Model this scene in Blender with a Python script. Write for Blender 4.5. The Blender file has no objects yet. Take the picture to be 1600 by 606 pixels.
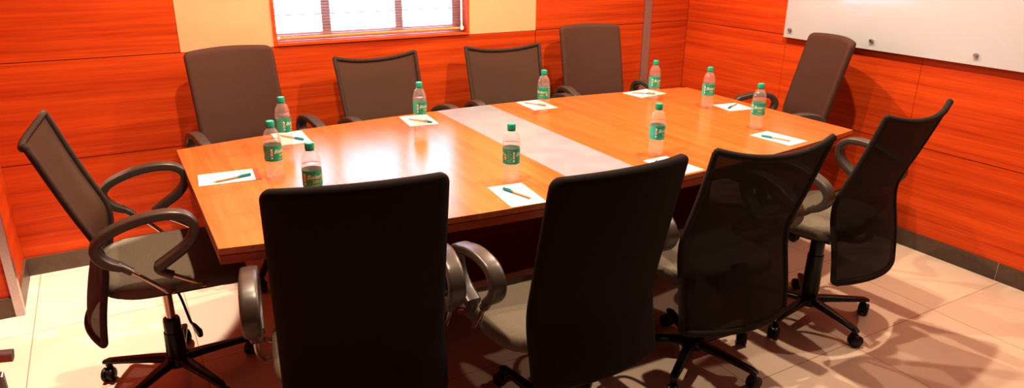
import bpy, bmesh, math, random
from math import sin, cos, pi, radians, sqrt
from mathutils import Vector, Matrix

random.seed(7)
sc = bpy.context.scene
col = sc.collection

# ------------------------------------------------------------------ materials
def new_mat(name):
    m = bpy.data.materials.new(name); m.use_nodes = True
    nt = m.node_tree
    return m, nt, nt.nodes['Principled BSDF']

def plain(name, rgb, rough=.5, metal=0., spec=.5, noise=0., nscale=60., bump=0., bscale=200., coat=0.):
    m, nt, b = new_mat(name)
    b.inputs['Roughness'].default_value = rough
    b.inputs['Metallic'].default_value = metal
    b.inputs['Specular IOR Level'].default_value = spec
    b.inputs['Coat Weight'].default_value = coat
    tc = nt.nodes.new('ShaderNodeTexCoord')
    n = nt.nodes.new('ShaderNodeTexNoise'); n.inputs['Scale'].default_value = nscale; n.inputs['Detail'].default_value = 4
    nt.links.new(tc.outputs['Object'], n.inputs['Vector'])
    r = nt.nodes.new('ShaderNodeValToRGB')
    r.color_ramp.elements[0].position = .3; r.color_ramp.elements[1].position = .7
    r.color_ramp.elements[0].color = (*[c*(1-noise) for c in rgb], 1)
    r.color_ramp.elements[1].color = (*[min(1, c*(1+noise)) for c in rgb], 1)
    nt.links.new(n.outputs['Fac'], r.inputs['Fac'])
    nt.links.new(r.outputs['Color'], b.inputs['Base Color'])
    if bump:
        n2 = nt.nodes.new('ShaderNodeTexNoise'); n2.inputs['Scale'].default_value = bscale
        nt.links.new(tc.outputs['Object'], n2.inputs['Vector'])
        bp = nt.nodes.new('ShaderNodeBump'); bp.inputs['Strength'].default_value = bump; bp.inputs['Distance'].default_value = .002
        nt.links.new(n2.outputs['Fac'], bp.inputs['Height']); nt.links.new(bp.outputs['Normal'], b.inputs['Normal'])
    return m

def wood(name, c0, c1, axis, rough=.35, scale=(1.2, 40.), spec=.4, coat=0., contrast=(.35, .68)):
    """laminate whose grain runs along `axis` ('x' or 'y'); world-space object coordinates"""
    m, nt, b = new_mat(name)
    b.inputs['Roughness'].default_value = rough
    b.inputs['Specular IOR Level'].default_value = spec
    b.inputs['Coat Weight'].default_value = coat
    b.inputs['Coat Roughness'].default_value = .22
    g = nt.nodes.new('ShaderNodeTexCoord')
    def layer(sa, sb, det):
        mp = nt.nodes.new('ShaderNodeMapping')
        mp.inputs['Scale'].default_value = (sa, sb, sb) if axis == 'x' else (sb, sa, sb)
        nt.links.new(g.outputs['Object'], mp.inputs['Vector'])
        n = nt.nodes.new('ShaderNodeTexNoise'); n.inputs['Scale'].default_value = 1.0
        n.inputs['Detail'].default_value = det; n.inputs['Roughness'].default_value = .6
        n.inputs['Distortion'].default_value = .6
        nt.links.new(mp.outputs['Vector'], n.inputs['Vector'])
        return n
    a = layer(scale[0], scale[1], 5.); f = layer(scale[0]*5, scale[1]*4, 3.)
    mx = nt.nodes.new('ShaderNodeMix'); mx.data_type = 'FLOAT'; mx.inputs[0].default_value = .35
    nt.links.new(a.outputs['Fac'], mx.inputs[2]); nt.links.new(f.outputs['Fac'], mx.inputs[3])
    r = nt.nodes.new('ShaderNodeValToRGB')
    r.color_ramp.elements[0].position = contrast[0]; r.color_ramp.elements[1].position = contrast[1]
    r.color_ramp.elements[0].color = (*c0, 1); r.color_ramp.elements[1].color = (*c1, 1)
    nt.links.new(mx.outputs[0], r.inputs['Fac']); nt.links.new(r.outputs['Color'], b.inputs['Base Color'])
    return m

def tiles(name, ox, oy, px, py):
    m, nt, b = new_mat(name)
    g = nt.nodes.new('ShaderNodeTexCoord'); sp = nt.nodes.new('ShaderNodeSeparateXYZ')
    nt.links.new(g.outputs['Object'], sp.inputs[0])
    def M(op, a, v=None, v2=None):
        n = nt.nodes.new('ShaderNodeMath'); n.operation = op
        for i, q in enumerate((a, v, v2)):
            if q is None: continue
            if isinstance(q, (int, float)): n.inputs[i].default_value = q
            else: nt.links.new(q, n.inputs[i])
        return n.outputs[0]
    def line(o, off, per):
        t = M('SUBTRACT', o, off); t = M('DIVIDE', t, per); t = M('FRACT', t)
        t = M('SUBTRACT', t, .5); t = M('ABSOLUTE', t); t = M('SUBTRACT', .5, t); t = M('MULTIPLY', t, per)
        return M('LESS_THAN', t, .0014)
    gl = M('MAXIMUM', line(sp.outputs['X'], ox, px), line(sp.outputs['Y'], oy, py))
    n = nt.nodes.new('ShaderNodeTexNoise'); n.inputs['Scale'].default_value = 3.; n.inputs['Detail'].default_value = 6
    nt.links.new(g.outputs['Object'], n.inputs['Vector'])
    r = nt.nodes.new('ShaderNodeValToRGB')
    r.color_ramp.elements[0].color = (.66, .53, .42, 1); r.color_ramp.elements[1].color = (.78, .66, .54, 1)
    nt.links.new(n.outputs['Fac'], r.inputs['Fac'])
    mx = nt.nodes.new('ShaderNodeMix'); mx.data_type = 'RGBA'
    nt.links.new(gl, mx.inputs[0]); nt.links.new(r.outputs['Color'], mx.inputs[6]); mx.inputs[7].default_value = (.33, .2, .13, 1)
    nt.links.new(mx.outputs[2], b.inputs['Base Color'])
    b.inputs['Roughness'].default_value = .22; b.inputs['Specular IOR Level'].default_value = .45
    return m

def shell_mat(name, tint, haze, gl_rough=.03, ior=1.45, haze_col=(1, 1, 1), base_refl=0.):
    """thin clear plastic / glass sheet: transparent + fresnel gloss + a little haze"""
    m = bpy.data.materials.new(name); m.use_nodes = True; nt = m.node_tree; nt.nodes.clear()
    out = nt.nodes.new('ShaderNodeOutputMaterial')
    tr = nt.nodes.new('ShaderNodeBsdfTransparent'); tr.inputs[0].default_value = (*tint, 1)
    di = nt.nodes.new('ShaderNodeBsdfTranslucent'); di.inputs[0].default_value = (*haze_col, 1)
    df = nt.nodes.new('ShaderNodeBsdfDiffuse'); df.inputs[0].default_value = (*haze_col, 1)
    ad = nt.nodes.new('ShaderNodeMixShader'); ad.inputs[0].default_value = .5
    nt.links.new(di.outputs[0], ad.inputs[1]); nt.links.new(df.outputs[0], ad.inputs[2])
    m1 = nt.nodes.new('ShaderNodeMixShader'); m1.inputs[0].default_value = haze
    nt.links.new(tr.outputs[0], m1.inputs[1]); nt.links.new(ad.outputs[0], m1.inputs[2])
    gl = nt.nodes.new('ShaderNodeBsdfGlossy'); gl.inputs['Roughness'].default_value = gl_rough
    fr = nt.nodes.new('ShaderNodeFresnel'); fr.inputs['IOR'].default_value = ior
    ge = nt.nodes.new('ShaderNodeNewGeometry'); mi = nt.nodes.new('ShaderNodeMix'); mi.data_type = 'FLOAT'
    mi.inputs[2].default_value = ior; mi.inputs[3].default_value = 1/ior     # same reflectance from either side of the sheet
    nt.links.new(ge.outputs['Backfacing'], mi.inputs[0]); nt.links.new(mi.outputs[0], fr.inputs['IOR'])
    fac = fr.outputs[0]
    if base_refl:
        mm = nt.nodes.new('ShaderNodeMath'); mm.operation = 'MAXIMUM'; mm.inputs[1].default_value = base_refl
        nt.links.new(fac, mm.inputs[0]); fac = mm.outputs[0]
    m2 = nt.nodes.new('ShaderNodeMixShader')
    nt.links.new(fac, m2.inputs[0]); nt.links.new(m1.outputs[0], m2.inputs[1]); nt.links.new(gl.outputs[0], m2.inputs[2])
    nt.links.new(m2.outputs[0], out.inputs[0])
    return m

def mesh_fabric(name, rgb, hole):
    """woven see-through mesh: dark threads with a fine regular weave of openings"""
    m = bpy.data.materials.new(name); m.use_nodes = True; nt = m.node_tree; nt.nodes.clear()
    out = nt.nodes.new('ShaderNodeOutputMaterial')
    tc = nt.nodes.new('ShaderNodeTexCoord'); sp = nt.nodes.new('ShaderNodeSeparateXYZ')
    nt.links.new(tc.outputs['Object'], sp.inputs[0])
    def wv(o, per):
        a = nt.nodes.new('ShaderNodeMath'); a.operation = 'MULTIPLY'; a.inputs[1].default_value = 2*pi/per
        nt.links.new(o, a.inputs[0])
        s = nt.nodes.new('ShaderNodeMath'); s.operation = 'SINE'; nt.links.new(a.outputs[0], s.inputs[0])
        return s.outputs[0]
    mul = nt.nodes.new('ShaderNodeMath'); mul.operation = 'MULTIPLY'
    nt.links.new(wv(sp.outputs['X'], .0056), mul.inputs[0]); nt.links.new(wv(sp.outputs['Z'], .0056), mul.inputs[1])
    mr = nt.nodes.new('ShaderNodeMapRange'); mr.inputs[1].default_value = -1; mr.inputs[2].default_value = 1
    mr.inputs[3].default_value = 0.0; mr.inputs[4].default_value = hole*2
    nt.links.new(mul.outputs[0], mr.inputs[0])
    b = nt.nodes.new('ShaderNodeBsdfPrincipled'); b.inputs['Base Color'].default_value = (*rgb, 1)
    b.inputs['Roughness'].default_value = .85; b.inputs['Specular IOR Level'].default_value = .15
    tr = nt.nodes.new('ShaderNodeBsdfTransparent')
    mx = nt.nodes.new('ShaderNodeMixShader')
    nt.links.new(mr.outputs[0], mx.inputs[0]); nt.links.new(b.outputs[0], mx.inputs[1]); nt.links.new(tr.outputs[0], mx.inputs[2])
    nt.links.new(mx.outputs[0], out.inputs[0])
    return m

RED0, RED1 = (.37, .036, .006), (.625, .105, .016)
M = dict(
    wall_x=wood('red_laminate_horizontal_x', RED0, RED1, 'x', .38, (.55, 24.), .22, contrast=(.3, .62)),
    wall_y=wood('red_laminate_horizontal_y', [c*1.12 for c in RED0], [c*1.12 for c in RED1], 'y', .38, (.55, 24.), .22, contrast=(.3, .62)),  # same laminate, brightened in colour because the right wall gets less light
    groove=plain('groove_shadow', (.10, .01, .004), .8),
    beige=plain('beige_paint', (.78, .43, .25), .7, noise=.03, nscale=8),
    ceiling=plain('ceiling_paint', (.55, .50, .45), .8, noise=.02),
    front=plain('dark_front_wall', (.12, .07, .05), .7, noise=.05),
    floor=tiles('floor_tiles', 1.735, -1.057, .597, .582),
    skirt=plain('skirting_tile', (.115, .074, .052), .35, noise=.12, nscale=30),
    grout=plain('skirting_grout', (.5, .42, .32), .7),
    steel=plain('brushed_steel', (.50, .46, .48), .28, .9, noise=.06, nscale=90),
    strip=plain('grey_strip', (.36, .25, .22), .4, .3, noise=.05),
    table=wood('cherry_table_laminate', (.43, .125, .032), (.64, .212, .062), 'y', .24, (1.0, 30.), .5, .35, (.3, .66)),
    table_edge=wood('cherry_table_edge', (.34, .055, .010), (.46, .09, .017), 'x', .3, (1.5, 40.), .5),
    table_dark=wood('cherry_table_carcass', (.20, .018, .005), (.30, .032, .008), 'x', .5, (1.0, 30.), .15),
    inlay=plain('grey_inlay', (.31, .31, .35), .30, noise=.10, nscale=9, spec=.6),
    padshade=plain('chair_back_fabric_shaded', (.020, .011, .007), .85, noise=.15, nscale=400, bump=.25, bscale=900, spec=.2),  # darker copy of the back fabric, shade of the unlit rear painted in
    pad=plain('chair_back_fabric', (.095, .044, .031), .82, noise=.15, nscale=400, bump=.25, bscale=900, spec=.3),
    seat=plain('chair_seat_fabric', (.17, .14, .105), .85, noise=.18, nscale=300, bump=.3, bscale=800, spec=.3),
    meshlit=mesh_fabric('chair_mesh_fabric_lit', (.085, .052, .037), .06),  # lighter copy of the mesh fabric, lamp-lit tone painted in
    borderlit=plain('chair_back_border_lit', (.070, .045, .033), .8, spec=.2, noise=.1, bump=.15, bscale=500),  # lighter copy of the border, light painted in as on the mesh
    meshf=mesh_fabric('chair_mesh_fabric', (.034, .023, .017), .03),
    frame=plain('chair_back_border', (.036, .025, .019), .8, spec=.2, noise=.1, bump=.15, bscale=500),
    arm=plain('armrest_plastic', (.085, .063, .050), .36, noise=.08, nscale=40, spec=.7),
    black=plain('black_nylon', (.010, .0075, .006), .28, noise=.1, nscale=40, spec=.5),
    chrome=plain('chrome_tube', (.62, .52, .45), .18, 1., noise=.03),
    rubber=plain('caster_plastic', (.012, .009, .008), .4, noise=.1),
    paper=plain('paper', (.86, .84, .74), .7, noise=.01),
    kraft=plain('brown_band', (.33, .085, .03), .6, noise=.05),
    teal=plain('teal_plastic', (.02, .22, .28), .3, noise=.05),
    penbody=plain('pen_barrel', (.45, .33, .26), .25, noise=.05, spec=.6),
    pentip=plain('pen_tip_brass', (.55, .38, .2), .3, .9),
    cap=plain('bottle_cap_green', (.025, .36, .25), .4, noise=.05),
    label=plain('bottle_label_green', (.022, .34, .235), .42, noise=.1, nscale=90),
    lblteal=plain('bottle_label_teal', (.08, .52, .43), .42, noise=.06, nscale=90),
    white=plain('label_white', (.88, .88, .84), .5),
    yellow=plain('label_yellow', (.85, .62, .10), .5),
    orange=plain('label_orange', (.75, .25, .05), .5),
    bottle=shell_mat('bottle_plastic', (1, .99, .98), .15, .05, 1.6, (1, .95, .92), .05),
    water=shell_mat('bottle_water', (1, 1, 1), .07, .02, 1.2, (1, .96, .93), .0),
    glass=shell_mat('window_glass', (.97, .98, .98), .0, .0, 1.5),
    board=plain('white_back_painted_glass', (.52, .535, .56), .12, noise=.01, nscale=5, spec=.55),
    board_edge=plain('board_edge', (.52, .42, .28), .25, noise=.05),
    ink=plain('faint_marker_ink', (.60, .56, .72), .5),
    upvc=plain('window_frame_lilac_white', (.92, .84, .9), .4, noise=.03),
    slat=plain('blind_slat', (.20, .12, .075), .45, noise=.05),
    rail=plain('blind_rail', (.72, .36, .14), .45, noise=.08),
    wand=plain('blind_wand', (.85, .85, .88), .2),
    trimwood=wood('window_trim_wood', (.5, .07, .015), (.72, .15, .03), 'x', .4, (1., 30.)),
    door=wood('door_veneer', (.32, .03, .008), (.45, .06, .012), 'x', .4, (1., 30.)),
)

# ------------------------------------------------------------------ mesh helpers
class MB:
    def __init__(s): s.v = []; s.f = []; s.mi = []; s.cur = 0
    def add(s, vs, fs):
        o = len(s.v); s.v += [tuple(p) for p in vs]
        for f in fs: s.f.append(tuple(i+o for i in f)); s.mi.append(s.cur)
        return s
    def box(s, x0, x1, y0, y1, z0, z1):
        return s.add([(x0,y0,z0),(x1,y0,z0),(x1,y1,z0),(x0,y1,z0),(x0,y0,z1),(x1,y0,z1),(x1,y1,z1),(x0,y1,z1)],
                     [(0,3,2,1),(4,5,6,7),(0,1,5,4),(1,2,6,5),(2,3,7,6),(3,0,4,7)])
    def lathe(s, prof, n=24, c=(0,0,0), axis='z'):
        vs = []; fs = []
        for r, z in prof:
            for k in range(n):
                a = 2*pi*k/n
                p = (r*cos(a), r*sin(a), z)
                if axis == 'x': p = (p[2], p[0], p[1])
                if axis == 'y': p = (p[1], p[2], p[0])
                vs.append((p[0]+c[0], p[1]+c[1], p[2]+c[2]))
        for i in range(len(prof)-1):
            for k in range(n):
                k2 = (k+1) % n
                fs.append((i*n+k, i*n+k2, (i+1)*n+k2, (i+1)*n+k))
        fs.append(tuple(reversed(range(n)))); m = (len(prof)-1)*n
        fs.append(tuple(m+k for k in range(n)))
        return s.add(vs, fs)
    def sweep(s, pts, half_a, half_b, side=None, n=10, power=2., closed=False, scales=None):
        """sweep an (optionally squarish) ellipse along pts; half_a along `side`, half_b across"""
        pts = [Vector(p) for p in pts]; N = len(pts); vs = []; fs = []
        ref = Vector(side) if side else None
        prevA = None
        for i, p in enumerate(pts):
            if closed: t = pts[(i+1) % N]-pts[i-1]
            else: t = pts[min(i+1, N-1)]-pts[max(i-1, 0)]
            t.normalize()
            if ref is not None: A = ref-t*ref.dot(t)
            elif prevA is None:
                A = Vector((0,0,1)) if abs(t.z) < .9 else Vector((1,0,0)); A = A-t*A.dot(t)
            else: A = prevA-t*prevA.dot(t)
            A.normalize(); prevA = A; B = t.cross(A)
            k_ = scales[i] if scales else 1.
            for k in range(n):
                a = 2*pi*(k+.5)/n; ca, sa = cos(a), sin(a)
                ex = math.copysign(abs(ca)**(2/power), ca); ey = math.copysign(abs(sa)**(2/power), sa)
                vs.append(p+A*(half_a*k_*ex)+B*(half_b*k_*ey))
        for i in range(N if closed else N-1):
            j = (i+1) % N
            for k in range(n):
                k2 = (k+1) % n
                fs.append((i*n+k, i*n+k2, j*n+k2, j*n+k))
        if not closed:
            fs.append(tuple(reversed(range(n)))); fs.append(tuple((N-1)*n+k for k in range(n)))
        return s.add(vs, fs)
    def prism(s, outline, z0, z1):
        n = len(outline)
        vs = [(x,y,z0) for x,y in outline]+[(x,y,z1) for x,y in outline]
        fs = [tuple(reversed(range(n))), tuple(range(n,2*n))]+[(k,(k+1)%n,n+(k+1)%n,n+k) for k in range(n)]
        return s.add(vs, fs)
    def loft(s, rings, cap0=True, cap1=True):
        n = len(rings[0]); vs = [p for r in rings for p in r]; fs = []
        for i in range(len(rings)-1):
            for k in range(n):
                k2 = (k+1) % n; fs.append((i*n+k, i*n+k2, (i+1)*n+k2, (i+1)*n+k))
        if cap0: fs.append(tuple(reversed(range(n))))
        if cap1: fs.append(tuple((len(rings)-1)*n+k for k in range(n)))
        return s.add(vs, fs)
    def build(s, name, mats, parent=None, smooth=35, bevel=0, loc=None):
        me = bpy.data.meshes.new(name); me.from_pydata(s.v, [], s.f)
        mats = mats if isinstance(mats, (list, tuple)) else [mats]
        for m in mats: me.materials.append(M[m])
        for p, i in zip(me.polygons, s.mi): p.material_index = i
        bm = bmesh.new(); bm.from_mesh(me); bmesh.ops.recalc_face_normals(bm, faces=bm.faces)
        bm.to_mesh(me); bm.free()
        if smooth:
            me.shade_smooth(); me.set_sharp_from_angle(angle=radians(smooth))
        o = bpy.data.objects.new(name, me); col.objects.link(o)
        if parent is not None: o.parent = parent
        if loc: o.location = loc
        if bevel:
            bv = o.modifiers.new('bevel', 'BEVEL'); bv.width = bevel; bv.segments = 2; bv.limit_method = 'ANGLE'; bv.angle_limit = radians(40)
        return o

def tag(o, label=None, cat=None, group=None, kind=None):
    if label: o['label'] = label
    if cat: o['category'] = cat
    if group: o['group'] = group
    if kind: o['kind'] = kind
    return o
def empty(name, loc=(0,0,0), rz=0):
    o = bpy.data.objects.new(name, None); col.objects.link(o); o.empty_display_size = .05
    o.location = loc; o.rotation_euler = (0,0,rz); return o
def struct(o): o['kind'] = 'structure'; return o
def copy_tree(o, parent=None):
    c = o.copy(); col.objects.link(c)
    if parent is not None: c.parent = parent
    for ch in list(o.children): copy_tree(ch, c)
    return c
def smooth_path(P, sub=5):
    P = [Vector(p) for p in P]; out = []
    for i in range(len(P)-1):
        p0, p1, p2, p3 = P[max(i-1,0)], P[i], P[i+1], P[min(i+2,len(P)-1)]
        for k in range(sub):
            t = k/sub
            out.append(.5*((2*p1)+(p2-p0)*t+(2*p0-5*p1+4*p2-p3)*t*t+(3*p1-p0-3*p2+p3)*t**3))
    out.append(P[-1]); return out
def interp(x, xs, ys):
    if x <= xs[0]: return ys[0]
    for i in range(len(xs)-1):
        if x <= xs[i+1]:
            return ys[i]+(ys[i+1]-ys[i])*(x-xs[i])/(xs[i+1]-xs[i])
    return ys[-1]

# ------------------------------------------------------------------ the room
YB, XR, XL, HC = 1.327, 2.910, -1.303, 2.70
XLL, YJ, YF = -2.0, .892, -3.3           # wide front part of the room, the jog, the wall behind
G = .0035                                  # panel joint
mb = MB(); mb.box(XLL-.15, XR+.15, YF-.15, YB+.2, -.1, 0); struct(mb.build('floor', 'floor', smooth=0))
mb = MB(); mb.box(XLL-.15, XR+.15, YF-.15, YB+.2, HC, HC+.1); struct(mb.build('ceiling', 'ceiling', smooth=0))

ZS = .0926
rows = [(0.0, .085), (.085, .562), (.562, 1.0395), (1.0395, 1.52), (1.52, 2.0), (2.0, 2.48), (2.48, HC)]
WX0, WX1, WZ0, WZ1 = -.008, 1.146, 1.0395, 2.12     # window opening
BX0, BX1 = -.463, 1.62                              # beige bay around the window
# back wall: laminate slabs, beige bay, dark core behind the joints
mb = MB()
mb.cur = 1
for x0, x1, z0, z1 in ((XL-.15, WX0, 0, HC), (WX1, XR+.1, 0, HC), (WX0, WX1, 0, WZ0), (WX0, WX1, WZ1, HC)):
    mb.box(x0, x1, YB+.012, YB+.15, z0, z1)
mb.cur = 0
xj = [XL-.01, BX0, 1.62, 2.504]
def slab(x0, x1, z0, z1): mb.box(x0+G/2, x1-G/2, YB, YB+.014, z0+G/2, z1-G/2)
for z0, z1 in rows[:3]:
    for x0, x1 in ((XL-.01, BX1), (BX1, 2.504), (2.573, XR)): slab(x0, x1, z0, z1)
for z0, z1 in rows[3:]:
    for x0, x1 in ((XL-.01, BX0), (BX1, 2.504), (2.573, XR)): slab(x0, x1, z0, z1)
mb.cur = 2
for x0, x1, z0, z1 in ((BX0, WX0, WZ0, HC), (WX1, BX1, WZ0, HC), (WX0, WX1, WZ1, HC)):
    mb.box(x0, x1, YB-.001, YB+.013, z0, z1)
struct(mb.build('wall_back', ['wall_x', 'groove', 'beige'], smooth=0))
# right wall
mb = MB(); mb.cur = 1; mb.box(XR+.012, XR+.15, YF, YB+.1, 0, HC); mb.cur = 0
ys = [YB, .44, -.4388, -1.33, -2.22, YF]
rr = [(0, .085), (.085, .5605), (.5605, 1.0395), (1.0395, 1.52), (1.52, 2.0), (2.0, 2.48), (2.48, HC)]
for z0, z1 in rr:
    for k in range(len(ys)-1):
        mb.box(XR, XR+.014, ys[k+1]+G/2*.6, ys[k]-G/2*.6, z0+G/2, z1-G/2)
struct(mb.build('wall_right', ['wall_y', 'groove'], smooth=0))
# left wall with its jog
mb = MB(); mb.cur = 1
mb.box(XL-.15, XL-.012, YJ+.012, YB+.1, 0, HC); mb.box(XLL-.1, XL-.014, YJ+.012, YJ+.15, 0, HC); mb.box(XLL-.15, XLL-.012, YF, YJ+.1, 0, HC)
mb.cur = 0
for z0, z1 in rows:
    mb.box(XL-.014, XL, YJ+.002, YB, z0+G/2, z1-G/2)
    mb.box(XLL-.014, XLL, YF, YJ, z0+G/2, z1-G/2)
mb.cur = 2
for z0, z1 in rows: mb.box(XLL, XL-.004, YJ, YJ+.014, z0+G/2, z1-G/2)
struct(mb.build('wall_left', ['wall_y', 'groove', 'wall_x'], smooth=0))
mb = MB(); mb.box(XLL-.1, XR+.1, YF-.15, YF, 0, HC); struct(mb.build('wall_front', 'front', smooth=0))
# skirting tiles
def skirting(name, run, joints, fixed, axis, sign):
    mb = MB(); a, b = run; js = [a]+[j for j in joints if a < j < b]+[b]
    for k in range(len(js)-1):
        p, q = js[k]+(.002 if k else 0), js[k+1]-(.002 if k < len(js)-2 else 0)
        t0, t1 = sorted((fixed, fixed+sign*.010))
        mb.cur = 0
        if axis == 'x': mb.box(p, q, t0, t1, 0, ZS)
        else: mb.box(t0, t1, p, q, 0, ZS)
    mb.cur = 1
    t0, t1 = sorted((fixed, fixed+sign*.008))
    for j in js[1:-1]:
        if axis == 'x': mb.box(j-.002, j+.002, t0, t1, 0, ZS-.001)
        else: mb.box(t0, t1, j-.002, j+.002, 0, ZS-.001)
    return struct(mb.build(name, ['skirt', 'grout'], smooth=0))
skirting('baseboard_back', (XL, XR), [-.65, -.05, .55, 1.15, 1.75, 2.35], YB, 'x', -1)
skirting('baseboard_right', (YF, YB-.010), [-2.83, -2.23, -1.63, -1.031, -.43, .17, .77], XR, 'y', -1)
skirting('baseboard_left', (YJ, YB-.010), [], XL, 'y', 1)
skirting('baseboard_jog', (XLL, XL+.010), [-1.6], YJ, 'x', -1)
# steel strips
mb = MB(); mb.box(2.506, 2.571, YB-.004, YB+.012, ZS, HC); struct(mb.build('trim_1', 'strip', bevel=.001, smooth=0))
mb = MB(); mb.box(XL-.020, XL+.0105, YJ-.014, YJ-.0105, .0, HC); mb.box(XL+.0105, XL+.014, YJ-.014, YJ+.03, .0, HC)
struct(mb.build('trim_2', 'steel', smooth=0))

# window: lining, frame, panes
win = struct(empty('window_1', ((WX0+WX1)/2, YB, WZ0)))
def wpart(mb, name, mat, **k):
    o = mb.build(name, mat, win, **k); o.location = (-(WX0+WX1)/2, -YB, -WZ0); return o
mb = MB()
mb.box(WX0, WX0+.020, YB-.006, YB+.14, WZ0, WZ1); mb.box(WX1-.012, WX1, YB-.006, YB+.14, WZ0, WZ1)
mb.box(WX0+.020, WX1-.012, YB-.006, YB+.14, WZ1-.012, WZ1)
wpart(mb, 'window_lining', 'trimwood', smooth=0)
mb = MB(); mb.box(WX0+.020, WX1-.012, YB-.010, YB+.14, WZ0+.001, WZ0+.012); wpart(mb, 'window_sill', 'trimwood', smooth=0)
mb = MB(); fy0, fy1 = YB+.085, YB+.125
for x0, x1 in ((WX0+.02, WX0+.03), (.280, .330), (.710, .756), (1.075, WX1-.012)):
    mb.box(x0, x1, fy0, fy1, WZ0+.012, WZ1-.012)
for a, b in ((WX0+.03, .280), (.330, .710), (.756, 1.075)):
    mb.box(a, b, fy0, fy1, WZ0+.012, WZ0+.055); mb.box(a, b, fy0, fy1, WZ1-.05, WZ1-.012)
    mb.box(a, b, fy0+.01, fy1-.01, 1.186, 1.192)
mb.box(WX0+.02, WX1-.012, YB+.052, fy0-.001, WZ0+.0121, WZ0+.017)
wpart(mb, 'window_frame', 'upvc', smooth=0)
mb = MB()
for a, b in ((WX0+.03, .280), (.330, .710), (.756, 1.075)):
    mb.box(a, b, YB+.108, YB+.111, WZ0+.055, WZ1-.05)
wpart(mb, 'window_pane', 'glass', smooth=0)

# venetian blind
bl = tag(empty('venetian_blind', (.57, YB+.035, WZ0+.037)), 'venetian blind with thin pale slats hanging in the window', 'blind')
bx0, bx1 = WX0+.026, WX1-.020
mb = MB(); z = 1.090
while z < WZ1-.045:
    n = 4
    for k in range(n):
        y0 = -.0105+.021*k/n; y1 = -.0105+.021*(k+1)/n
        c = lambda y: -.0022*(y/.0105)**2 - y*.10
        mb.add([(bx0-.57,y0,z+c(y0)),(bx1-.57,y0,z+c(y0)),(bx1-.57,y1,z+c(y1)),(bx0-.57,y1,z+c(y1)),
                (bx0-.57,y0,z+c(y0)-.0007),(bx1-.57,y0,z+c(y0)-.0007),(bx1-.57,y1,z+c(y1)-.0007),(bx0-.57,y1,z+c(y1)-.0007)],
               [(0,1,2,3),(7,6,5,4),(0,4,5,1),(2,6,7,3)])
    z += .0155
sl = mb.build('slats', 'slat', bl, smooth=0); sl.location.z = -(WZ0+.037)
mb = MB(); mb.sweep([(bx0-.57,0,.0), (bx1-.57,0,.0)], .0075, .011, side=(0,0,1), n=12, power=4); mb.build('bottom_rail', 'rail', bl)
mb = MB(); mb.box(bx0-.57, bx1-.57, -.015, .015, WZ1-.042-WZ0-.037, WZ1-.014-WZ0-.037); mb.build('head_rail', 'slat', bl, smooth=0)
mb = MB()
for x in (-.47, -.25, 0, .25, .47):
    mb.sweep([(x, -.0125, .0), (x, -.0125, 1.02)], .0009, .0009, n=5)
mb.build('ladder_cords', 'wand', bl)
mb = MB(); mb.sweep([(.535, -.020, .01), (.534, -.020, 1.02)], .0055, .0055, n=8); mb.lathe([(.004,-.012),(.009,-.008),(.009,.012),(.005,.018)], 10, (.535,-.020,.0))
mb.build('tilt_wand', 'wand', bl)
for x in (bx0-.57+.007, bx1-.57-.007):
    mb = MB(); mb.lathe([(.006,-.007),(.0115,-.006),(.0115,.006),(.006,.007)], 12, (x,-.001,.0), 'x'); mb.build('rail_end_cap', 'wand', bl)

# opened door leaf at the left edge of the view (only its edge and lock show)
dr = struct(empty('door_1', (-1.004, -1.452, -.012)))
mb = MB(); mb.box(-.96, -.0, -.02, .02, .020, 2.05); mb.build('door_leaf', 'door', dr, bevel=.002, smooth=0, loc=(0,0,0))
mb = MB(); mb.box(-.001, .002, -.012, .012, .93, 1.06); mb.build('latch_plate', 'steel', dr, smooth=0)
hd = MB(); hd.lathe([(.024,0),(.024,.008),(.020,.010)], 18, (-.045,.02,1.0), 'y'); hd.lathe([(.009,0),(.009,.045)], 12, (-.045,.02,1.0), 'y')
hd.sweep([(-.045,.062,1.0), (-.0,.066,1.0), (.018,.064,.998)], .009, .010, side=(0,0,1), n=10, power=3)
hd.build('lever_handle', 'steel', dr)
mb = MB(); mb.box(-.0, .012, -.009, .009, .975, 1.005); mb.build('latch_bolt', 'steel', dr, bevel=.002, smooth=0)

# glass writing board on the right wall
BY0, BY1, BZ0, BZ1 = .437, -1.55, 1.030, 2.15
wb = tag(empty('glass_whiteboard', (XR, 0, BZ0)), 'white back-painted glass writing board fixed to right wall with steel studs', 'whiteboard')
bxo = XR-.030
mb = MB(); mb.box(bxo-XR-.004, bxo-XR+.004, BY1, BY0, 0, BZ1-BZ0); mb.build('board_panel', 'board', wb, bevel=.001, smooth=0)
mb = MB(); mb.box(bxo-XR+.0045, -.0002, BY1+.004, BY0-.004, .004, BZ1-BZ0-.004); mb.build('board_backing', 'board_edge', wb, smooth=0)
for y in (.388, -.159, -.713, -1.27):
    for z in (.050, BZ1-BZ0-.05):
        mb = MB(); mb.lathe([(.0085,0),(.0105,-.003),(.0105,-.014),(.0085,-.0175),(.003,-.018)], 16, (bxo-XR-.004, y, z), 'x'); mb.build('stud', 'steel', wb)
mb = MB()
def stroke(pts): mb.sweep([(bxo-XR-.0045, y, z) for y, z in pts], .0030, .0004, side=(0,.2,1), n=6)
stroke([(-.02,.170),(-.06,.172),(-.10,.176),(-.13,.180)])
for k in range(6): stroke([(.045-.022*k,.215+.004*(k%2)),(.038-.022*k,.235),(.032-.022*k,.214),(.026-.022*k,.232)])
mb.build('marker_smudge', 'ink', wb, smooth=0)

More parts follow.
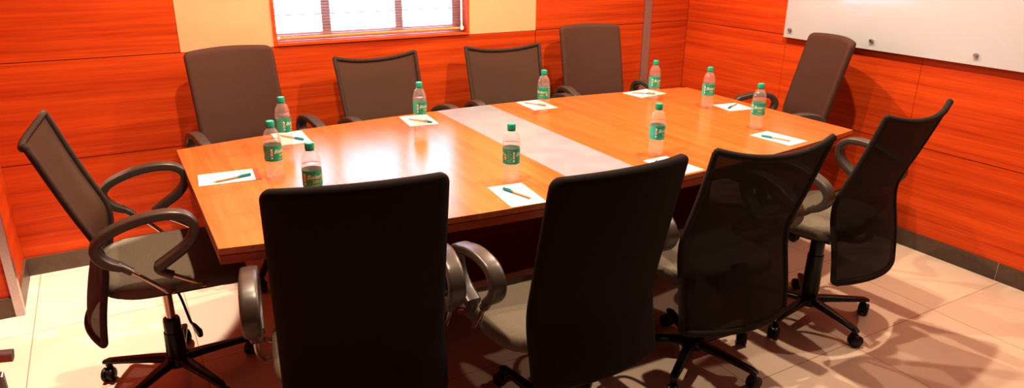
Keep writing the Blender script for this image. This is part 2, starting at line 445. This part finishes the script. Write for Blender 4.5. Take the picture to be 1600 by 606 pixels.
# ------------------------------------------------------------------ conference table
TC, TA, TZ = .820, 1.418, .75
def hw(x): return .565+.140*(1-((x-TC)/TA)**2)
def outline(x0, x1, inset=0, n=18):
    xs = [x0+(x1-x0)*k/n for k in range(n+1)]
    return [(x, -(hw(x)-inset)) for x in xs]+[(x, hw(x)-inset) for x in reversed(xs)]
XA, XB, S1, S2 = TC-TA, TC+TA, .646, .953
tb = tag(empty('conference_table', (TC, 0, 0)), 'long cherry boat-shaped conference table with a grey cross band', 'table')
def tpart(mb, name, mat, **k):
    o = mb.build(name, mat, tb, **k); o.location = (-TC, 0, 0); return o
mb = MB(); mb.prism(outline(XA, S1-.0006), TZ-.020, TZ); tpart(mb, 'tabletop_panel', 'table', smooth=0)
mb = MB(); mb.prism(outline(S2+.0006, XB), TZ-.020, TZ); tpart(mb, 'tabletop_panel', 'table', smooth=0)
mb = MB(); mb.prism(outline(S1, S2, 0, 8), TZ-.020, TZ+.0003); o = tpart(mb, 'inlay_band', 'inlay', smooth=0); o['label'] = 'grey inlay band across the tabletop'
mb = MB(); mb.prism(outline(XA+.003, XB-.003, .003, 40), TZ-.0235, TZ-.0202); mb.prism(outline(XA, XB, 0, 40), TZ-.050, TZ-.0235)
tpart(mb, 'edge_lipping', 'table_edge', smooth=0)
for x0, x1 in ((.02, .08), (1.56, 1.62)):
    mb = MB(); mb.box(x0, x1, -.30, .42, 0, TZ-.050); tpart(mb, 'pedestal', 'table_dark', bevel=.003, smooth=0)
mb = MB(); mb.box(.08, 1.56, .10, .13, .06, TZ-.050); tpart(mb, 'modesty_panel', 'table_dark', smooth=0)

# ------------------------------------------------------------------ chairs
EZ = [.33, .42, .50, .58, .65, .70, .80, .90, 1.03, 1.10]
EM = [-.215, -.205, -.190, -.170, -.165, -.180, -.222, -.258, -.302, -.325]
def gauss_profile(zs, ys):
    def f(z):   # light smoothing of the poly-line profile
        s = 0; w = 0
        for k in range(-4, 5):
            g = math.exp(-(k/2.2)**2); s += g*interp(z+k*.013, zs, ys); w += g
        return s/w
    return f
prof_mesh = gauss_profile(EZ, EM)
prof_pad = gauss_profile([.33, .50, .58, .65, 1.09], [-.215, -.190, -.170, -.168, -.270])
SAG = .050

def rounded_t(n, r):  # samples on [-1,1] crowded at the ends
    a = [-1+r*(1-cos(pi/2*k/5)) for k in range(6)]
    mid = [-1+r+(2-2*r)*k/n for k in range(1, n)]
    return a+mid+[-x for x in reversed(a)]

def back_pad(hwid, zt):
    """thick upholstered back, rounded rim"""
    mb = MB(); zb = .415; S = rounded_t(16, .16); T = rounded_t(26, .09); th = .044; rc = .034
    H = (zt-zb)/2; nS, nT = len(S), len(T)
    def pos(s, t, side):
        z = zb+H*(t+1)
        # rounded corners: narrow the width near the top and bottom ends
        d = H*(1-abs(t)); w = hwid*(1.0 if .0 else 1.)
        if d < rc: w = hwid-rc+sqrt(max(0, rc*rc-(rc-d)**2))
        x = s*w
        ys = prof_pad(z)-SAG*(1-(x/hwid)**2)
        ed = min(H*(1-abs(t)), hwid*(1-abs(s))); R = th/2
        k = sqrt(max(0, 1-(1-min(1, ed/R))**2)) if ed < R else 1
        crown = 1+.25*(1-s*s)*(1-t**4)
        return (x, ys-.012+side*th/2*k*crown, z-.007*(s*s)*max(0, t)**6)
    f = [[0]*nS for _ in range(nT)]; b = [[0]*nS for _ in range(nT)]; vs = []
    for j, t in enumerate(T):
        for i, s in enumerate(S):
            f[j][i] = len(vs); vs.append(pos(s, t, 1))
            if j in (0, nT-1) or i in (0, nS-1): b[j][i] = f[j][i]
            else: b[j][i] = len(vs); vs.append(pos(s, t, -1))
    fs = []
    for j in range(nT-1):
        for i in range(nS-1):
            fs.append((f[j][i], f[j][i+1], f[j+1][i+1], f[j+1][i]))
            fs.append((b[j][i], b[j+1][i], b[j+1][i+1], b[j][i+1]))
    return mb.add(vs, fs)

def mesh_surf(hwid, zt, s, t):
    zb = .335; dip = .034
    top = zt-dip*(1-abs(s)**2.2)
    z = zb+(top-zb)*(t+1)/2
    w = hwid*(1+.03*max(0, t)**3)
    bot = max(0, -t)
    x = s*w
    y = prof_mesh(z)-(SAG+.012*bot)*(1-s*s)
    return Vector((x, y, z))
def back_mesh(hwid, zt):
    mb = MB(); nS, nT = 20, 34
    vs = [mesh_surf(hwid, zt, -1+2*i/nS, -1+2*j/nT) for j in range(nT+1) for i in range(nS+1)]
    fs = [(j*(nS+1)+i, j*(nS+1)+i+1, (j+1)*(nS+1)+i+1, (j+1)*(nS+1)+i) for j in range(nT) for i in range(nS)]
    return mb.add(vs, fs)
def back_border(hwid, zt):
    P = []; rc = .07
    def c(s, t): P.append(mesh_surf(hwid, zt, s, t))
    for k in range(13): c(-1+rc+(2-2*rc)*k/12, -1)
    for k in range(1, 4): c(1-rc*(1-sin(pi/2*k/4)), -1+rc*.6*(1-cos(pi/2*k/4)))
    for k in range(21): c(1, -1+rc*.6+(2-rc*.6-.03)*k/20)
    for k in range(15): c(.985-1.97*k/14, 1)
    for k in range(21): c(-1, 1-.03-(2-rc*.6-.03)*k/20)
    for k in range(1, 4): c(-1+rc*(1-cos(pi/2*k/4)), -1+rc*.6*(1-sin(pi/2*k/4)))
    mb = MB(); mb.sweep(P, .0125, .0105, side=None, n=10, closed=True)
    for s in (-1, 1):   # corner nubs at the top
        p = mesh_surf(hwid, zt, s*.985, 1); mb.lathe([(.004,-.014),(.011,-.010),(.0130,-.002),(.010,.006),(.004,.009)], 12, (p.x, p.y, p.z))
    return mb

def superell(a, b, n=40, p=3.6, cy=0):
    out = []
    for k in range(n):
        t = 2*pi*k/n; c_, s_ = cos(t), sin(t)
        out.append((a*math.copysign(abs(c_)**(2/p), c_), cy+b*math.copysign(abs(s_)**(2/p), s_)))
    return out
def seat_z(y): # waterfall front
    q = max(0, (y-.10)/.17); return -.040*q*q + .010*max(0, (-.06-y)/.14)**2
def make_chair(kind, hwid=.228, fab='pad'):
    root = empty('office_chair')
    zt = 1.025 if kind == 'mesh' else 1.085
    ring = lambda k, z, w=1: [(x, y, z+w*seat_z(y)) for x, y in superell(.240*k, .238*k, cy=.040)]
    mb = MB(); mb.loft([ring(.90,.478), ring(.985,.482), ring(1.0,.495), ring(1.0,.508), ring(.985,.520), ring(.94,.529), ring(.80,.534), ring(.5,.533), ring(.2,.531)])
    mb.build('seat', 'seat', root, smooth=60)
    mb = MB(); mb.loft([ring(.35,.435,0), ring(.70,.448,.4), ring(.88,.466,.8), ring(.90,.480)]); mb.build('seat_shell', 'black', root, smooth=50)
    if kind == 'mesh':
        back_mesh(hwid, zt).build('backrest', 'meshf', root, smooth=80)
        back_border(hwid, zt).build('backrest_border', 'frame', root, smooth=60)
    else:
        back_pad(hwid, zt).build('backrest', fab, root, smooth=80)
    # bracket from under the seat up behind the lumbar
    yb = -.20 if kind == 'mesh' else -.185
    mb = MB(); mb.sweep(smooth_path([(0,-.02,.438), (0,-.12,.436), (0,yb+.005,.455), (0,yb-.012,.50), (0,yb-.004,.56)]), .035, .007, side=(1,0,0), n=12, power=4)
    mb.build('back_bracket', 'black', root, smooth=50)
    for s in (-1, 1):
        X = .275*s
        arch = smooth_path([(X,-.112,.622), (X,-.150,.640), (X,-.178,.668), (X,-.182,.700), (X,-.150,.733), (X,-.080,.760), (X,-.010,.774),
                            (X,.060,.776), (X,.110,.764), (X,.136,.735), (X,.132,.697), (X,.100,.660), (X,.045,.627), (X,.000,.602)], 4)
        ks = .80 if kind == 'pad' else .89
        lift_r = lambda v: Vector((v.x, v.y*ks, v.z-(.010 if kind == 'pad' else 0)+(.042*max(0, min(1, (.06-v.y)/.2)) if kind == 'pad' else 0)))
        arch = [lift_r(v) for v in arch]
        n = len(arch); sca = [1.0 if k > 5 else .80+.04*k for k in range(n)]
        mb = MB(); mb.sweep(arch, .0250, .0152, side=(1,0,0), n=20, power=5, scales=sca)
        mb.sweep([lift_r(q) for q in smooth_path([(X,.004,.610), (X,-.001,.598), (X,.010,.584), (X,.045,.566)], 4)], .0155, .0125, side=(1,0,0), n=12, power=2.6)
        mb.sweep([lift_r(Vector(q)) for q in ((X,-.125,.632), (X,-.100,.612), (X,-.084,.600))], .0155, .0125, side=(1,0,0), n=12, power=2.6)
        a = mb.build('armrest', 'arm', root, smooth=50)
        Xs = .243*s
        zr = .028 if kind == 'pad' else 0
        r = MB(); r.sweep(smooth_path([(X,-.095*ks,.608+zr), (X,-.03,.556), (X*.97,.015,.508), (Xs*.98,.03,.492), (Xs*.75,.035,.474)]), .0075, .0075, n=10)
        r.build('support_rod', 'chrome', a, smooth=60)
        r = MB(); r.sweep(smooth_path([(X,.035*ks,.570-(.010 if kind == 'pad' else 0)), (X,.08,.540), (X*.97,.118,.512), (Xs*.98,.128,.494), (Xs*.75,.125,.470)]), .0075, .0075, n=10)
        r.build('support_rod', 'chrome', a, smooth=60)
    mb = MB(); mb.lathe([(.0165,.20), (.0165,.44)], 18); mb.build('gas_lift', 'chrome', root)
    mb = MB(); mb.lathe([(.030,.075), (.035,.085), (.037,.10), (.034,.20), (.0335,.206), (.030,.208), (.0295,.255), (.027,.262), (.017,.263)], 22)
    mb.build('column_cover', 'black', root)
    mb = MB(); mb.sweep([(0,-.085,.425), (0,.085,.425)], .07, .017, side=(1,0,0), n=14, power=5); mb.build('tilt_mechanism', 'black', root, smooth=40)
    lv = MB(); lv.sweep(smooth_path([(.05,.03,.42), (.11,.045,.405), (.145,.055,.375), (.175,.065,.335), (.205,.075,.330)]), .0045, .0045, n=8)
    l = lv.build('tilt_lever', 'black', root, smooth=60)
    mb = MB(); mb.sweep([(.195,.072,.330), (.215,.077,.330), (.265,.09,.329), (.272,.092,.329)], .0135, .008, side=(0,0,1), n=10, power=3, scales=[.6,.9,1.15,.9]); mb.build('lever_grip', 'black', l, smooth=60)
    # star base, five legs, five twin-wheel casters
    A0 = 0.0
    mb = MB(); mb.lathe([(.026,.065), (.046,.070), (.048,.098), (.042,.108), (.034,.110)], 24); mb.build('base_hub', 'black', root)
    for k in range(5):
        a = A0+2*pi*k/5; d = Vector((cos(a), sin(a), 0)); sd = Vector((-sin(a), cos(a), 0))
        mb = MB(); mb.sweep([d*.030+Vector((0,0,.090)), d*.10+Vector((0,0,.089)), d*.20+Vector((0,0,.083)), d*.262+Vector((0,0,.078)), d*.280+Vector((0,0,.074))],
                            .021, .013, side=sd, n=12, power=3.4, scales=[1.15, 1.0, .82, .74, .5])
        mb.build('base_leg', 'black', root, smooth=45)
        cs = MB(); c = d*.264; cs.lathe([(.007,.04), (.007,.075)], 10, (c.x, c.y, 0))
        ca = a+random.uniform(-1.2, 1.2) + 1.3; cd = Vector((cos(ca), sin(ca), 0)); cp = Vector((-sin(ca), cos(ca), 0)); cc = c+cd*.012+Vector((0,0,.0265))
        cs.sweep([cc+cp*-.006, cc+cp*.006], .021, .021, n=18)
        cs.sweep(smooth_path([c+Vector((0,0,.06)), c+cd*-.006+Vector((0,0,.052)), c-cd*.012+Vector((0,0,.035))]), .012, .007, side=cp, n=8)
        ob = cs.build('caster', 'black', root, smooth=50)
        for q in (-1, 1):
            w = MB(); w.sweep([cc+cp*(.0068*q), cc+cp*(.0085*q), cc+cp*(.0170*q), cc+cp*(.0205*q)], .0265, .0265, n=22, scales=[.96, 1, 1, .86]); w.build('caster_wheel', 'rubber', ob, smooth=50)
    return root

UPPER = ('seat', 'seat_shell', 'backrest', 'backrest_border', 'back_bracket', 'armrest', 'tilt_mechanism', 'tilt_lever')
def base_of(n): return n.split('.')[0]
def place(ch, x, y, deg, dz, base_deg, label, group, lift=0, cover=1., back=0.):
    ch.location = (x, y, 0); ch.rotation_euler = (0, 0, radians(deg))
    for c in ch.children:
        n = base_of(c.name)
        if n in UPPER: c.location.z = dz+(lift if n.startswith('backrest') else 0)
        elif n == 'column_cover': c.scale.z = cover
        elif n in ('base_hub', 'base_leg', 'caster'): c.rotation_euler = (0, 0, radians(base_deg-deg))
        if n in ('backrest', 'backrest_border', 'back_bracket'): c.location.y = back
    tag(ch, label, 'chair', group)
GM, GP = 'mesh-backed chairs around the table', 'padded-back chairs around the table'
mesh0 = make_chair('mesh', .230); pad0 = make_chair('pad', .216); wide = make_chair('pad', .228, 'padshade'); nearest = make_chair('pad', .216, 'padshade')
mesh_list = [
    (-.738, .033, -93.3, -.011, 8, 0, 1., 'mesh-backed office chair at the left head of the table, seen from its side'),
    (.515, .860, 184, -.056, 20, .016, 1., 'mesh-backed chair on the window side, second from left, below the blind'),
    (1.250, .860, 172.5, -.056, 40, .015, 1., 'mesh-backed chair on the window side, third from left, right of the window'),
    (1.061, -.825, -7.2, -.038, -4, 0, 1.4, 'mesh-backed office chair on the near side, third from left, seen from behind'),
    (1.765, -.812, 6.1, -.012, -26, 0, 1.5, 'mesh-backed office chair at the right end of the near side, beside the right wall'),
]
pad_list = [
    (-.212, .850, 190.5, -.052, 30, .047, 1., 'high padded dark chair on the window side, leftmost, by the three-bottle end', pad0),
    (1.872, .850, 174, -.045, 10, .043, 1., 'high padded dark chair on the window side, rightmost, beside the steel wall strip', pad0),
    (2.430, .068, 67, -.056, 50, .076, 1., 'high padded dark chair at the right head of the table, under the glass board', pad0),
    (-.277, -.768, -10.3, -.062, 15, .062, 1., 'big dark padded chair nearest the camera, seen from behind at left centre', nearest),
    (.334, -.872, 1.5, -.050, 22, .015, 1.3, 'wide dark padded chair on the near side, second from left, back to the camera', wide),
]
used = set()
for x, y, d, dz, bd, lift, cover, lb in mesh_list:
    c = mesh0 if 'm' not in used else copy_tree(mesh0); used.add('m'); place(c, x, y, d, dz, bd, lb, GM, lift, cover, .018 if x < -.5 else 0.)
    if True:         # lit tone painted on backs facing the lamps, shaded tone on the two near
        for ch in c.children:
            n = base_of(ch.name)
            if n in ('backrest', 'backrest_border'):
                ch.material_slots[0].link = 'OBJECT'; ch.material_slots[0].material = M[('meshlit' if n == 'backrest' else 'borderlit') if y > -.5 else ('meshf' if n == 'backrest' else 'frame')]
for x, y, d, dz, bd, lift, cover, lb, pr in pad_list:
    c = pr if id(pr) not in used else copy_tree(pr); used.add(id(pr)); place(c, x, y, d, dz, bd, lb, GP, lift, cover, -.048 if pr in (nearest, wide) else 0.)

# ------------------------------------------------------------------ bottles
def text_mesh(txt, size, shear=0.):
    cu = bpy.data.curves.new('t', 'FONT'); cu.body = txt; cu.size = size; cu.shear = shear
    cu.align_x = 'CENTER'; cu.align_y = 'CENTER'; cu.resolution_u = 3
    o = bpy.data.objects.new('t', cu); col.objects.link(o)
    bpy.context.view_layer.update()
    me = o.evaluated_get(bpy.context.evaluated_depsgraph_get()).to_mesh()
    v = [tuple(p.co) for p in me.vertices]; f = [tuple(p.vertices) for p in me.polygons]
    o.to_mesh_clear(); bpy.data.objects.remove(o); bpy.data.curves.remove(cu)
    return v, f
LR = .0322
def wrap(mb, v, f, ang, zc, mat):   # bend flat lettering round the label; ang 0 faces -Y
    mb.cur = mat; vs = []
    for x, y, _ in v:
        a = -pi/2+ang+x/LR; vs.append(((LR+.0003)*cos(a), (LR+.0003)*sin(a), zc+y))
    mb.add(vs, f)
def patch(mb, ang, zc, w, h, mat, off=.0003):
    mb.cur = mat; n = max(2, int(w/.003)); vs = []; fs = []
    for k in range(n+1):
        a = -pi/2+ang+(-w/2+w*k/n)/LR
        for z in (zc-h/2, zc+h/2): vs.append(((LR+off)*cos(a), (LR+off)*sin(a), z))
    for k in range(n): fs.append((2*k, 2*k+2, 2*k+3, 2*k+1))
    mb.add(vs, fs)
def make_bottle():
    root = empty('water_bottle')
    P = [(.020,.0035), (.0265,.0005), (.0292,.003), (.0312,.010), (.0315,.016)]
    z = .016
    for k in range(5):      # moulded rings
        P += [(.0316,z+.002), (.0316,z+.006), (.0302,z+.0085)]; z += .0108
    P += [(.0314,.0715), (.0314,.130)]
    for k, (r, zz) in enumerate([(.0318,.1335), (.0318,.139), (.0306,.1415), (.0316,.1445), (.0313,.150), (.0299,.1525), (.0304,.156), (.0290,.163), (.0272,.168), (.0262,.170), (.0250,.174), (.0205,.182), (.0160,.187), (.0128,.190), (.0122,.192), (.0122,.1975)]): P.append((r, zz))
    mb = MB(); mb.lathe(P, 32)
    # petal feet pressed into the base
    vs = []
    for (x, y, zz) in mb.v:
        if zz < .012:
            a = math.atan2(y, x); k = 1-.05*(1+cos(5*a))/2*(1 if zz > .0009 else 1.6); x *= k; y *= k
        vs.append((x, y, zz))
    mb.v = vs
    b = mb.build('bottle_body', 'bottle', root, smooth=70)
    W = [(.018,.006)]+[(max(.004, r-.0014), zz) for r, zz in P if .008 < zz < .145]+[(.0297,.1455), (.010,.1456)]
    w = MB(); w.lathe(W, 28); w.build('water', 'water', b, smooth=70)
    c = MB(); n = 48; prof = [(.0142,.1960), (.0150,.1966), (.0150,.2135), (.0140,.2158), (.0120,.2170)]
    c.lathe(prof, n)
    c.v = [((x*(1+.025*(i % 2 and .1965 < zz < .214)), y*(1+.025*(i % 2 and .1965 < zz < .214)), zz)) for i, (x, y, zz) in enumerate(c.v)]
    c.build('cap', 'cap', root, smooth=30)
    c = MB(); c.lathe([(.0150,.1915), (.0153,.1918), (.0153,.1938), (.0150,.1941)], 28); c.build('neck_ring', 'cap', root)
    L = MB(); n = 64
    vs = []; fs = []
    for k in range(n):
        a = 2*pi*k/n
        for z in (.0715, .1285): vs.append((LR*cos(a), LR*sin(a), z))
        for z in (.0715, .1285): vs.append(((LR-.0004)*cos(a), (LR-.0004)*sin(a), z))
    for k in range(n):
        q, r = 4*k, 4*((k+1) % n)
        ang = ((2*pi*(k+.5)/n+pi/2+pi) % (2*pi))-pi
        mi = 1 if (abs(abs(ang)-pi/2) < .62 and ang < 0) else 0
        L.cur = mi; L.add([vs[q], vs[r], vs[r+1], vs[q+1]], [(0,1,2,3)])
        L.cur = 0; L.add([vs[q+2], vs[r+2], vs[r+3], vs[q+3], vs[q], vs[r], vs[r+1], vs[q+1]], [(3,2,1,0), (7,6,2,3), (0,1,5,4)])
    lab = L.build('label_band', ['label', 'lblteal'], root, smooth=40)
    lab['label'] = 'green printed wraparound band'
    t = MB()
    v, f = text_mesh('Bisleri', .0205, .35)
    v5, f5 = text_mesh('500', .0140, .1)
    vm, fm = text_mesh('ml', .0055)
    for ang in (0., pi*.98):
        wrap(t, v, f, ang, .1075, 0)
        wrap(t, v5, f5, ang+.10, .0910, 1); wrap(t, [(x+.0165, y-.002, z) for x, y, z in vm], fm, ang+.10, .0910, 1)
        for k in range(3): patch(t, ang+(k-1)*.28+.05, .0790, .0060, .0014, 0)
    # narrow upright panel, rows of small print, golden crest
    for ang in (-1.0, pi*.98-1.0):
        patch(t, ang, .1060, .0062, .0250, 0, .0003); patch(t, ang, .1045, .0034, .0170, 2, .0005)
        patch(t, ang, .0850, .0050, .0060, 0, .0003)
    for k in range(8):
        for q in range(3): patch(t, 1.42+q*.27+.03*((k*7+q*3) % 3-1), .1215-.0058*k, .0060-.0012*((k+q) % 3), .0012, 0)
    for k in range(6): patch(t, 4.00+.04*(k % 2), .1200-.0075*k, .0075-.002*(k % 2), .0012, 0)
    for k in range(4): patch(t, 1.05, .0900+.006*k, .010-.0018*abs(k-1), .0045, (2, 1, 2, 1)[k], .0004)
    t.build('lettering', ['white', 'yellow', 'orange'], lab, smooth=0)
    return root
b0 = make_bottle(); b0.name = 'water_bottle'
CX, CY = -.784, -2.577
# (x, y, turn of the brand panel relative to the camera in degrees, label)
bottles = [
    (-.314, .004, -128, 'water bottle at the left head of the table, beside the banded paper, small print showing'),
    (-.189, .392, 62, 'water bottle by the leftmost window-side paper, gold crest showing on its band'),
    (-.263, -.347, 12, 'water bottle with big brand lettering partly hidden by the nearest padded chair'),
    (.440, .423, 40, 'water bottle on the bright reflection, in front of the second window-side paper'),
    (.439, -.439, -100, 'water bottle beside the grey cross band, near the pen on paper, small print showing'),
    (1.125, .431, -30, 'water bottle at the window side right of the grey band, before the third mesh chair'),
    (1.835, .404, 38, 'water bottle at the far corner of the table, before the rightmost window-side paper'),
    (1.135, -.433, 52, 'water bottle on the near right half, behind the paper of the third near chair'),
    (1.951, .108, 25, 'water bottle left of the paper at the right head of the table'),
    (1.841, -.330, 8, 'water bottle at the near right end, before the rightmost paper with a pen'),
]
TOP = TZ+.0004
for i, (x, y, t, lb) in enumerate(bottles):
    o = b0 if i == 0 else copy_tree(b0)
    o.location = (x, y, TOP)
    face = math.atan2(CY-y, CX-x)+pi/2          # turns the brand panel to the viewer's side
    o.rotation_euler = (0, 0, face+radians(t))
    tag(o, lb, 'bottle', 'water bottles on the table')

# ------------------------------------------------------------------ papers and pens
def make_paper(name='paper_pad'):
    mb = MB(); mb.box(-.105, .105, -.067, .067, 0, .0016); mb.box(-.1046, .1046, -.0667, .0667, .0016, .0020)
    return mb.build(name, 'paper', smooth=0)
p0 = make_paper()
papers = [  # x, y, deg, scale_x, scale_y
    (-.466, .088, -5, 1., 1.02, 'white paper with a brown end band at the left head of the table'),
    (-.135, .527, 88, 1., 1., 'white paper behind two bottles, leftmost on the window side'),
    (.487, .560, 84, .95, 1.05, 'white paper second from left on the window side, behind its bottle'),
    (1.175, .578, 88, 1., 1.02, 'white paper third on the window side, just right of the grey band'),
    (1.890, .545, 7, .95, 1.15, 'white paper at the far corner, rightmost on the window side'),
    (2.088, .050, 82, .70, 1.12, 'white paper at the right head of the table, below the glass board'),
    (1.797, -.502, 96, 1., .95, 'white paper rightmost on the near side, with a cap-up pen'),
    (1.098, -.584, 93, 1., .92, 'white paper on the near side partly hidden behind the wide padded chair'),
    (.380, -.583, 84, 1.02, .99, 'white paper with a pen, beside the grey band and behind the nearest chairs'),
]
for i, (x, y, d, sx, sy, lb) in enumerate(papers):
    o = p0 if i == 0 else p0.copy()
    if i: col.objects.link(o)
    o.location = (x, y, TOP); o.rotation_euler = (0, 0, radians(d)); o.scale = (sx, sy, 1)
    tag(o, lb, 'paper', 'writing papers on the table')
mb = MB(); mb.box(.0885, .1095, -.0672, .0672, .0018, .0024); mb.cur = 0
o = mb.build('end_band', 'kraft', p0, smooth=0); o['label'] = 'brown end band'

def make_pen():
    root = empty('pen')
    mb = MB(); mb.lathe([(.0030,-.058), (.0042,-.055), (.0042,.030)], 12, axis='x'); mb.build('barrel', 'penbody', root)
    mb = MB(); mb.lathe([(.0006,-.0715), (.0011,-.068), (.0030,-.058)], 12, axis='x'); mb.build('tip', 'pentip', root)
    mb = MB(); mb.lathe([(.0049,.024), (.0053,.026), (.0053,.070), (.0046,.0725), (.002,.0735)], 14, axis='x'); c = mb.build('cap', 'teal', root)
    mb = MB(); mb.sweep([(.070,0,.0052), (.068,0,.0078), (.060,0,.0080), (.036,0,.0066), (.033,0,.0058)], .0017, .0007, side=(0,1,0), n=8); mb.build('clip', 'teal', c, smooth=60)
    return root
pen0 = make_pen()
pens = [  # cap end, tip end
    ((-.395, .066), (-.530, .036), 'teal-capped pen on the paper with the brown band'),
    ((-.100, .455), (-.175, .575), 'teal-capped pen on the paper behind two bottles'),
    ((.520, .474), (.440, .592), 'teal-capped pen on the paper beside the bright reflection'),
    ((1.195, .520), (1.130, .645), 'teal-capped pen on the third window-side paper, seen past a bottle'),
    ((1.915, .485), (1.815, .585), 'teal-capped pen on the far corner paper, seen through a bottle'),
    ((2.025, .022), (2.152, .082), 'teal-capped pen on the paper at the right head of the table'),
    ((1.748, -.452), (1.797, -.583), 'teal-capped pen on the rightmost near-side paper'),
    ((1.058, -.530), (1.098, -.662), 'teal-capped pen on the paper behind the wide padded chair'),
    ((.362, -.522), (.400, -.658), 'teal-capped pen on the paper beside the grey cross band'),
]
for i, (c, t, lb) in enumerate(pens):
    o = pen0 if i == 0 else copy_tree(pen0)
    o.location = ((c[0]+t[0])/2, (c[1]+t[1])/2, TOP+.0020+.0054)
    o.rotation_euler = (0, 0, math.atan2(c[1]-t[1], c[0]-t[0]))
    tag(o, lb, 'pen', 'pens on the papers')

# ------------------------------------------------------------------ light
def lamp(x, y, z, w, rgb=(1, .80, .60), r=.03, spot=None, blend=.4):
    l = bpy.data.lights.new('downlight', 'SPOT' if spot else 'POINT'); l.energy = w; l.color = rgb; l.shadow_soft_size = r
    if spot: l.spot_size = radians(spot); l.spot_blend = blend
    o = bpy.data.objects.new('downlight', l); col.objects.link(o); o.location = (x, y, z); return o
WARM = (1, .82, .62)
for lx, ly, lw in ((-.18, .50, 140), (-.16, -.55, 170), (1.63, .60, 152), (1.66, -.64, 160), (2.35, -1.55, 70)):
    lamp(lx, ly, 2.62, lw, WARM, .025, 140, .5)
lamp(-1.12, .68, 2.62, 420, (1, .90, .76), .02, 31, .12)      # unseen narrow spot, added with its cone shaped to the bright floor patch
w = bpy.data.worlds.new('world'); sc.world = w; w.use_nodes = True
bg = w.node_tree.nodes['Background']; bg.inputs[0].default_value = (.66, .66, 1.0, 1); bg.inputs[1].default_value = 19.0

# ------------------------------------------------------------------ camera
cam = bpy.data.cameras.new('camera'); co = bpy.data.objects.new('camera', cam); col.objects.link(co)
f, yaw, pit, rol = 1098.5195, radians(29.8702), radians(-20.087), radians(.529)
cam.sensor_fit = 'HORIZONTAL'; cam.sensor_width = 36; cam.lens = f/1600*36; cam.clip_start = .02
F = Vector((sin(yaw)*cos(pit), cos(yaw)*cos(pit), sin(pit))); R = F.cross(Vector((0,0,1))).normalized(); U = R.cross(F)
R2 = R*cos(rol)+U*sin(rol); U2 = -R*sin(rol)+U*cos(rol)
mt = Matrix((R2, U2, -F)).transposed().to_4x4(); mt.translation = Vector((-.7841, -2.5769, 1.5982)); co.matrix_world = mt
sc.camera = co
sc.view_settings.view_transform = 'Standard'; sc.view_settings.look = 'None'; sc.view_settings.exposure = 0.0; sc.view_settings.gamma = .8
sc.cycles.use_denoising = True
sc.cycles.max_bounces = 10; sc.cycles.transparent_max_bounces = 24; sc.cycles.sample_clamp_indirect = 8
